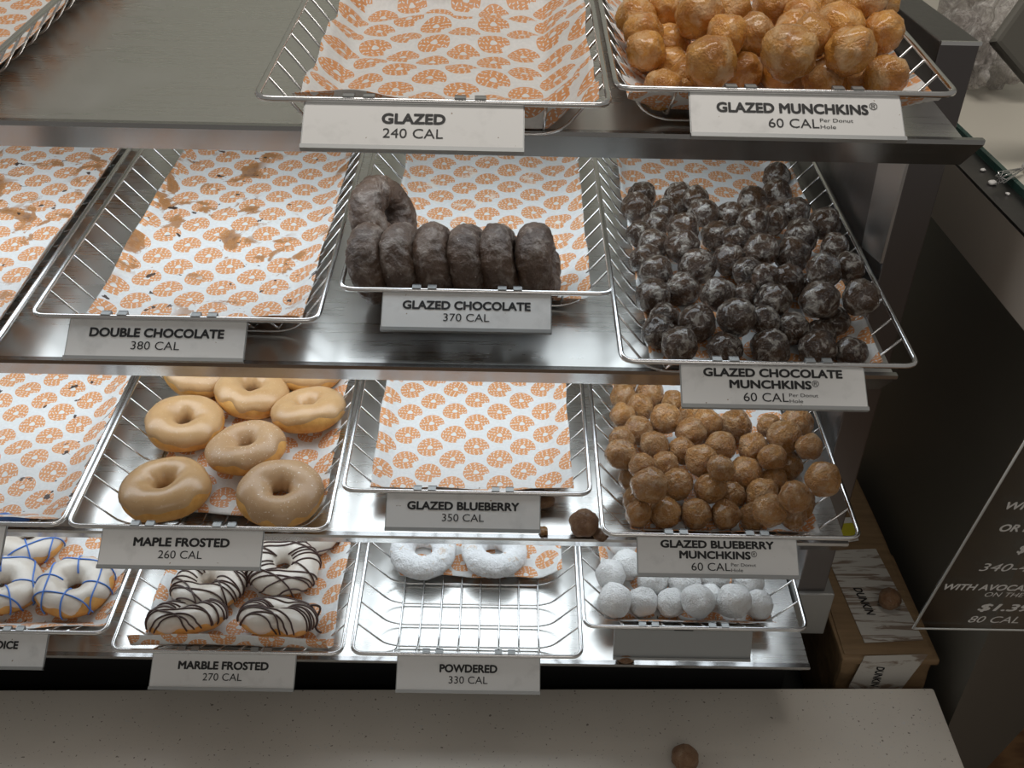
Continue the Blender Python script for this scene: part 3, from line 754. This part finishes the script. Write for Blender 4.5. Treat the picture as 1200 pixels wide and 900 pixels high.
# ------------------------------------------------------------------ ring donuts
class Ring:
    def __init__(s, Rm, r, hz, amp, seed, rough=0.0):
        s.R, s.r, s.hz, s.amp, s.seed, s.rough = Rm, r, hz, amp, seed, rough
    def at(s, th, ph, off=0.0):
        d = Vector((math.cos(th), math.sin(th), 0)); sd = Vector((s.seed * 3.7, s.seed, 0))
        k = 1 + s.amp * noise.noise(Vector((d.x * 1.3, d.y * 1.3, math.sin(ph) * .6)) + sd)
        q = Vector((d.x * (2 + math.cos(ph)), d.y * (2 + math.cos(ph)), math.sin(ph)))
        k2 = s.rough * (noise.noise(q * 2.2 + sd) + .5 * noise.noise(q * 5.5 + sd))
        rr = s.r * (k + k2) + off
        rho = s.R + rr * math.cos(ph) * (1 - .08 * (math.cos(ph) < 0))
        flat = math.sin(ph)
        z = rr * s.hz * (flat if flat > 0 else flat * .92)
        return Vector((d.x * rho, d.y * rho, z))
    def mesh(s, bm, nt=64, np_=28):
        G = [[bm.verts.new(s.at(2 * PI * i / nt, 2 * PI * j / np_)) for j in range(np_)] for i in range(nt)]
        for i in range(nt):
            for j in range(np_):
                bm.faces.new((G[i][j], G[(i + 1) % nt][j], G[(i + 1) % nt][(j + 1) % np_], G[i][(j + 1) % np_]))
    def cap(s, bm, lo, hi, drip, off=.0016, nt=72, np_=18):
        G = []
        for i in range(nt):
            th = 2 * PI * i / nt
            a = lo + drip * noise.noise(Vector((math.cos(th) * 2.2, math.sin(th) * 2.2, s.seed * 2.0)))
            line = []
            for j in range(np_ + 1):
                t = j / np_; ph = a + (hi - a) * t
                e = min(t, 1 - t) * np_
                line.append(bm.verts.new(s.at(th, ph, off * (-.3 if e < .5 else .75 if e < 1.5 else 1.0))))
            G.append(line)
        for i in range(nt):
            for j in range(np_):
                bm.faces.new((G[i][j], G[(i + 1) % nt][j], G[(i + 1) % nt][j + 1], G[i][j + 1]))
    def top(s, x, y, off):
        rho = math.hypot(x, y); c = (rho - s.R) / s.r
        if c > 1.30 or c < -.80: return None
        ph = math.acos(max(-.98, c)) if c < .99 else -(c - .99) * 1.7 + .14
        return s.at(math.atan2(y, x), ph, off)
def drizzle(bm, ring, nl, ang, amp, rad, rnd, off=.0022, cross=None):
    ca, sa = math.cos(ang), math.sin(ang)
    lim = (ring.R + ring.r) * 1.08
    for k in range(nl):
        v0 = -lim * .95 + 2 * lim * .95 * (k + .5) / nl + rnd.uniform(-.003, .003)
        fr, phs = rnd.uniform(40, 75), rnd.uniform(0, 6.28); tl = rnd.uniform(-.18, .18)
        run = []
        for i in range(81):
            u = -lim * 1.03 + 2.06 * lim * i / 80
            v = v0 + amp * math.sin(u * fr + phs) + tl * u
            p = ring.top(u * ca - v * sa, u * sa + v * ca, off)
            if p is None:
                if len(run) > 3: tube(bm, run, rad, 6)
                run = []
            else: run.append(p)
        if len(run) > 3: tube(bm, run, rad, 6)
def donut(kind, loc, rot, label, group, seed, mat=None, size=1.0):
    rnd = random.Random(seed)
    root = empty('donut', loc, rot); tag(root, label, 'donut', group)
    root.scale = (size,) * 3
    if kind in ('maple', 'marble', 'choice'):
        ring = Ring(.0282, .0190, .92, .13, seed)
        bm = bmesh.new(); ring.mesh(bm); link('dough', bm, M['dough'], root)
        bm = bmesh.new(); ring.cap(bm, {'maple': .16, 'marble': -.42, 'choice': .18}[kind], PI + .75, .75)
        link('frosting', bm, M[mat or ('maple' if kind == 'maple' else 'white_icing')], root)
        if kind == 'marble':
            bm = bmesh.new(); drizzle(bm, ring, 12, rnd.uniform(-.35, .35), .0024, .00115, rnd)
            drizzle(bm, ring, 3, rnd.uniform(-.9, -.4), .003, .0011, rnd, .003)
            link('chocolate_drizzle', bm, M['choc_icing'], root)
        if kind == 'choice':
            bm = bmesh.new(); drizzle(bm, ring, 3, rnd.uniform(1.2, 1.7), .003, .0011, rnd); drizzle(bm, ring, 3, rnd.uniform(-.2, .25), .003, .0011, rnd)
            link('blue_drizzle', bm, M['blue_icing'], root)
    elif kind == 'choc':
        ring = Ring(.0255, .0182, 1.05, .10, seed, .11)
        bm = bmesh.new(); ring.mesh(bm, 96, 44); link('cake', bm, M['choc_cake'], root)
    else:
        ring = Ring(.0285, .0172, .95, .10, seed, .09)
        bm = bmesh.new(); ring.mesh(bm, 110, 48); link('cake', bm, M['powder_cake'], root)
    return root
# maple frosted
G_ = 'maple frosted donuts on the third shelf'
def put(kind, row, px, py, hz, rot, label, group, seed, mat=None, size=1.0):
    return donut(kind, on_shelf(row, px, py, hz), (rot[0] + SLANT, rot[1], rot[2]), label, group, seed, mat, size)
put('maple', 2, 236, 436, .027, (0, .05, .3), 'maple donut mostly hidden under the shelf edge at the back left', G_, 31)
put('maple', 2, 362, 432, .027, (0, 0, 1.3), 'maple donut mostly hidden under the shelf edge at the back right', G_, 32)
put('maple', 2, 296, 459, .027, (.05, .05, .9), 'maple donut in the back row touching the upper shelf edge', G_, 33)
put('maple', 2, 217, 497, .027, (.0, -.06, 2.0), 'maple donut with a squarish hole left of the centre one', G_, 34)
put('maple', 2, 362, 481, .030, (.05, .16, 2.8), 'glossy maple donut at the back right tilted to the right', G_, 35)
put('maple', 2, 289, 526, .032, (.05, .05, 3.7), 'sugar speckled maple donut in the centre of its basket', G_, 36, 'maple_sugar')
put('maple', 2, 194, 574, .028, (-.03, -.03, 4.4), 'maple donut at the front left of its basket', G_, 37, None, 1.08)
put('maple', 2, 329, 579, .031, (-.1, .14, 5.2), 'grainy maple donut at the front right of its basket', G_, 38, 'maple_sugar', 1.03)
# marble frosted
G_ = 'marble frosted donuts on the bottom shelf'
put('marble', 3, 362, 620, .025, (0, 0, .4), 'marble donut barely showing under the third shelf at the back', G_, 41)
put('marble', 3, 332, 664, .029, (.05, .1, .2), 'marble donut with an open hole right of the MAPLE FROSTED sign', G_, 42)
put('marble', 3, 245, 686, .027, (-.2, -.05, .0), 'marble donut half hidden behind the MAPLE FROSTED sign', G_, 43)
put('marble', 3, 219, 724, .038, (-.68, -.05, .1), 'marble donut at the front left tipped up against the paper', G_, 44)
put('marble', 3, 325, 725, .038, (-.68, .05, -.1), 'marble donut at the front right with stray chocolate icing', G_, 45)
bm = bmesh.new()
p = [on_shelf(3, a, b, h) for a, b, h in ((352, 716, .045), (366, 708, .042), (377, 711, .036), (372, 722, .028), (368, 733, .022), (374, 742, .016), (386, 741, .014), (385, 748, .014), (374, 750, .013))]
tube(bm, rounded(p, .01, 3), .0016, 6)
tag(link('icing_strand', bm, M['choc_icing']), 'loose chocolate icing strand right of the front marble donut', 'icing')
# white donuts with blue lines
G_ = 'white donuts with blue icing on the bottom shelf'
put('choice', 3, 33, 632, .027, (0, .15, .5), 'white donut with blue icing lines at the back under the sign edge', G_, 51)
put('choice', 3, 5, 686, .029, (-.05, .2, .2), 'white donut with blue icing lines cut off by the left picture edge', G_, 52)
put('choice', 3, 88, 688, .029, (-.08, .05, .0), 'whole white donut with blue icing lines left of the marble basket', G_, 53, None, 1.02)
bm = bmesh.new()
b0 = on_shelf(2, -6, 607, .018); b1 = on_shelf(2, 34, 609, .016)
tube(bm, [b0, b0.lerp(b1, .3) + Vector((0, .002, .002)), b0.lerp(b1, .7) + Vector((0, -.001, .001)), b1], .0045, 10)
for v in bm.verts: v.co += Vector((1, 1, 1)) * noise.noise(v.co * 300) * .0012
tag(link('icing_smear', bm, M['blue_icing']), 'bright blue icing smear on the paper at the left of the third shelf', 'icing')
# powdered
G_ = 'powdered donuts on the bottom shelf'
put('powder', 3, 496, 646, .025, (.0, .0, .3), 'left one of two white powdered donuts behind the GLAZED BLUEBERRY sign', G_, 61)
put('powder', 3, 579, 647, .025, (.0, .0, 2.1), 'right one of two white powdered donuts behind the GLAZED BLUEBERRY sign', G_, 62)
# glazed chocolate: standing on edge, leaning on each other
G_ = 'upright glazed chocolate donuts on the second shelf'
LB = ['first upright chocolate donut from the left in the front row', 'second upright chocolate donut from the left in the front row', 'third upright chocolate donut from the left in the front row',
      'fourth upright chocolate donut from the left in the front row', 'fifth upright chocolate donut from the left in the front row', 'last upright chocolate donut at the right end of the front row']
for k, px in enumerate((437, 474, 512, 551, 587, 630)):
    p = on_shelf(1, px, 309, .0475)
    donut('choc', p, (PI / 2 + .0, 0, PI / 2 - .06 + .02 * (k % 3)), LB[k], G_, 71 + k)
for o in [o for o in C.objects if o.get('group') == G_]:
    o.rotation_euler = (Matrix.Rotation(R(-6), 4, 'Z') @ Matrix.Rotation(R(-15), 4, 'Y') @ Matrix.Rotation(PI / 2, 4, 'Y')).to_euler()
o = donut('choc', on_shelf(1, 449, 256, .050), (0, 0, 0), 'large chocolate donut leaning behind the left end of the front row', G_, 79, None, 1.12)
o.rotation_euler = (Matrix.Rotation(R(-24), 4, 'Z') @ Matrix.Rotation(R(-26), 4, 'Y') @ Matrix.Rotation(PI / 2, 4, 'Y')).to_euler()

# ------------------------------------------------------------------ carton
CT = CAM_H - 1.06
root = empty('carton', (.54, .905, .30)); tag(root, 'battered brown cardboard carton right of the bottom shelf', 'carton')
inv = Matrix.Translation(-Vector(root.location))
bm = bmesh.new(); box(bm, .474, .600, .900, 1.36, .301, CT, bev=.006)
bmesh.ops.subdivide_edges(bm, edges=list(bm.edges), cuts=5, use_grid_fill=True)
for v in bm.verts:
    f = .3 + .7 * (v.co.z - .3) / (CT - .3)
    k = noise.noise(v.co * 18) * .004; v.co.x += k
    if v.co.z < CT - .012: v.co.y += noise.noise(v.co * 22 + Vector((3, 0, 0))) * .006
link('box_body', bm, M['carton'], root, smooth=False).matrix_parent_inverse = inv
bm = bmesh.new(); box(bm, .470, .604, .894, 1.10, CT - .014, CT - .004, bev=.003)
for v in bm.verts: v.co.z += noise.noise(v.co * 40) * .002
link('flap', bm, M['carton'], root, smooth=False).matrix_parent_inverse = inv
def label_quad(pts, zoff, name, mat):
    bm = bmesh.new(); n = 12; G = []
    for j in range(n + 1):
        line = []
        for i in range(n + 1):
            a = pts[0].lerp(pts[1], i / n); b = pts[3].lerp(pts[2], i / n); q = a.lerp(b, j / n)
            line.append(bm.verts.new(q + zoff))
        G.append(line)
    for j in range(n):
        for i in range(n): bm.faces.new((G[j][i], G[j][i + 1], G[j + 1][i + 1], G[j + 1][i]))
    r_ = bmesh.ops.extrude_face_region(bm, geom=list(bm.faces))
    for v in r_['geom']:
        if isinstance(v, bmesh.types.BMVert): v.co += zoff.normalized() * .0008
    o = link(name, bm, M[mat], root, smooth=False); o.matrix_parent_inverse = inv; return o
tp = [at_z(a, b, CT) for a, b in ((966, 646), (1026, 644), (1082, 751), (1013, 754))]
lab = label_quad(tp, Vector((0, 0, .001)), 'label', 'label'); lab['label'] = 'worn white label on the carton top'
def plane_m(o_, ux, uy):
    ux = ux.normalized(); uz = ux.cross(uy).normalized(); uy = uz.cross(ux)
    return Matrix(((ux.x, uy.x, uz.x, o_.x), (ux.y, uy.y, uz.y, o_.y), (ux.z, uy.z, uz.z, o_.z), (0, 0, 0, 1)))
bm = bmesh.new()
a_, b_ = at_z(1004, 690, CT), at_z(1021, 722, CT)
text_bm(bm, 'DUNKIN', 0, 0, (b_ - a_).length, .012, .03, plane_m((a_ + b_) / 2 + Vector((0, 0, .0024)), b_ - a_, Vector((0, 0, 1)).cross(b_ - a_)), .2)
link('lettering', bm, M['ink'], lab, smooth=False)
FY = .8945
fp_ = [at_y(a, b, FY) for a, b in ((1013, 768), (1087, 766), (1056, 806), (991, 810))]
lab2 = label_quad(fp_, Vector((0, -.001, 0)), 'label', 'label'); lab2['label'] = 'dirty white label on the carton front'
bm = bmesh.new(); a_, b_ = at_y(1032, 780, FY), at_y(1024, 803, FY)
text_bm(bm, 'DUNKIN', 0, 0, (b_ - a_).length, .011, .03, plane_m((a_ + b_) / 2 + Vector((0, -.0024, 0)), b_ - a_, Vector((0, -1, 0)).cross(b_ - a_)), .2)
link('lettering', bm, M['ink'], lab2, smooth=False)
tp = [at_z(a, b, CT) for a, b in ((972, 608), (1000, 607), (1006, 634), (968, 640))]
l3 = label_quad(tp, Vector((0, 0, .001)), 'label', 'plastic_white'); l3['label'] = 'torn white label further back on the carton'
tp = [at_z(a, b, CT) for a, b in ((976, 616), (1001, 614), (1003, 630), (974, 630))]
l4 = label_quad(tp, Vector((0, 0, .0022)), 'sticker', 'yellow'); l4['label'] = 'yellow strip on the torn white label'

# ------------------------------------------------------------------ clear acrylic menu pane with white print
PYY = .70
root = empty('menu_stand', (.80, PYY, 0)); tag(root, 'clear slanted menu pane with white price lettering at the right edge', 'menu sign')
inv = Matrix.Translation(-Vector(root.location))
c0_ = at_y(1070, 736.5, PYY); c1_ = at_y(1200, 519, PYY)
dr = (c1_ - c0_)
tl = c0_ + dr * 1.25
cr = [c0_, Vector((.82, PYY, c0_.z)), Vector((.82, PYY, tl.z)), tl]
bm = bmesh.new(); a = [bm.verts.new(p) for p in cr]; b = [bm.verts.new(p + Vector((0, .004, 0))) for p in cr]
bm.faces.new(a); bm.faces.new(b[::-1])
for j in range(4): bm.faces.new((a[j], a[(j + 1) % 4], b[(j + 1) % 4], b[j]))
link('pane', bm, M['acrylic'], root, smooth=False).matrix_parent_inverse = inv
bm = bmesh.new(); tube(bm, [c0_, tl], .0012, 6); tube(bm, [c0_, cr[1]], .0010, 6)
link('pane_edge', bm, M['grey_line'], root).matrix_parent_inverse = inv
bm = bmesh.new()
PM = Matrix(((1, 0, 0, 0), (0, 0, -1, PYY - .0006), (0, 1, 0, 0), (0, 0, 0, 1)))
for txt, px, py, wpx, hpx, bold in (('WIT', 1180, 592, 34, 10, .03), ('OR E', 1172, 618, 38, 10, .03), ('$', 1193, 643, 10, 12, .03), ('340-4', 1148, 664, 62, 12, 0),
                                    ('WITH AVOCADO', 1107, 687, 124, 9, .03), ('ON THE', 1154, 696, 50, 7, 0), ('$1.39', 1147, 711, 66, 11, .03), ('80 CAL', 1135, 725, 65, 11, 0)):
    q = at_y(px, py, PYY); k = .7 * 1.0 / F * 1.26
    text_bm(bm, txt, q.x, q.z, wpx * .00081, hpx * .00088, bold, PM, .3, 'L')
link('lettering', bm, M['white_line'], root, smooth=False).matrix_parent_inverse = inv
bm = bmesh.new(); tube(bm, [(.825, PYY + .002, .0), (.825, PYY + .002, tl.z)], .008, 10); link('pole', bm, M['post'], root).matrix_parent_inverse = inv
bm = bmesh.new(); box(bm, .745, .905, PYY - .07, PYY + .08, .0005, .012, bev=.002); link('base', bm, M['post'], root, smooth=False).matrix_parent_inverse = inv

# ------------------------------------------------------------------ things on the service counter
WT = ZT + .006
def bag(px0, px1, pyb, pyt, yy, seed, label):
    bm = bmesh.new(); bmesh.ops.create_icosphere(bm, subdivisions=5, radius=1)
    b0 = at_z(px0, pyb, WT); b1 = at_z(px1, pyb, WT)
    ht = (at_y(px0, pyt, b0.y + .05).z - WT)
    for v in bm.verts:
        n = v.co.copy(); k = 1 + .28 * noise.noise(n * 2.1 + Vector((seed, 0, 0))) + .14 * abs(noise.noise(n * 6 + Vector((0, seed, 0))))
        v.co = Vector((n.x * k * abs(b1.x - b0.x) / 2, n.y * k * .09, max(-1, n.z * k) * ht / 2 + ht / 2))
        if v.co.z < .001: v.co.z = .001
    o = link('plastic_bag', bm, M['bag']); o.location = ((b0.x + b1.x) / 2, b0.y + .10, WT)
    tag(o, label, 'plastic bag', 'clear plastic bags on the service counter')
bag(1128, 1168, 122, 30, 0, 3, 'crinkled clear plastic bag on the beige counter nearest the upright')
bag(1160, 1222, 122, 15, 0, 8, 'crinkled clear plastic bag behind the black tablet')
bp = at_y(1222, 42, 1.12)
root = empty('tablet', (bp.x, 1.12, WT)); tag(root, 'black rounded tablet edge at the upper right corner', 'tablet')
bm = bmesh.new(); box(bm, -.05, .05, -.007, .007, -.05, .05, bev=.005)
t_ = link('tablet_body', bm, M['black_gloss'], root, smooth=False); t_.location = (0, 0, bp.z - WT); t_.rotation_euler = (R(-28), R(40), 0)
bm = bmesh.new(); tube(bm, [(.15, .04, .0), (.15, .04, bp.z - WT - .01), (.01, .008, bp.z - WT - .01)], .007, 10)
box(bm, .10, .22, 0, .09, .0005, .008); link('tablet_stand', bm, M['black'], root)
# white handled whisk
a_, b_ = at_z(1203, 196, WT + .008), at_z(1178, 206, WT + .008)
dv = (b_ - a_)
root = empty('whisk', a_); tag(root, 'small white handled wire whisk lying on the beige counter', 'whisk')
bm = bmesh.new(); tube(bm, [Vector((0, 0, 0)) - dv * 2.5, Vector((0, 0, 0)) - dv * 1.2, Vector((0, 0, 0))], .006, 10); link('handle', bm, M['plastic_white'], root)
bm = bmesh.new(); sd_ = dv.cross(Vector((0, 0, 1))).normalized()
for k in range(4):
    e = sd_ * math.cos(k * PI / 4) + Vector((0, 0, 1)) * math.sin(k * PI / 4)
    tube(bm, [e * .007 * math.sin(PI * t / 10) * (1 if s == 1 else 1) * s + dv * 1.2 * (1 - abs(math.cos(PI * t / 10)) * 0) * math.sin(PI * min(t, 5) / 10) for s in (1,) for t in range(6)] +
         [-e * .007 * math.sin(PI * t / 10) + dv * 1.2 * math.sin(PI * min(t, 5) / 10) for t in range(5, -1, -1)], .0006, 5)
link('wire_loops', bm, M['wire'], root)
# clear beaker and chrome rack behind the upright
b_ = at_z(1122, 52, WT)
root = empty('pitcher', (b_.x, b_.y + .02, WT)); tag(root, 'clear plastic pitcher standing behind the dark upright', 'pitcher')
bm = bmesh.new(); n = 28; prof = [(.030, .001), (.034, .02), (.038, .13), (.040, .135), (.037, .135), (.035, .13), (.031, .02), (.0, .004)]
Gs = [[bm.verts.new((r_ * math.cos(2 * PI * i / n), r_ * math.sin(2 * PI * i / n), z_)) for i in range(n)] for r_, z_ in prof]
for j in range(len(Gs) - 1):
    for i in range(n): bm.faces.new((Gs[j][i], Gs[j][(i + 1) % n], Gs[j + 1][(i + 1) % n], Gs[j + 1][i]))
link('pitcher_body', bm, M['bag'], root)
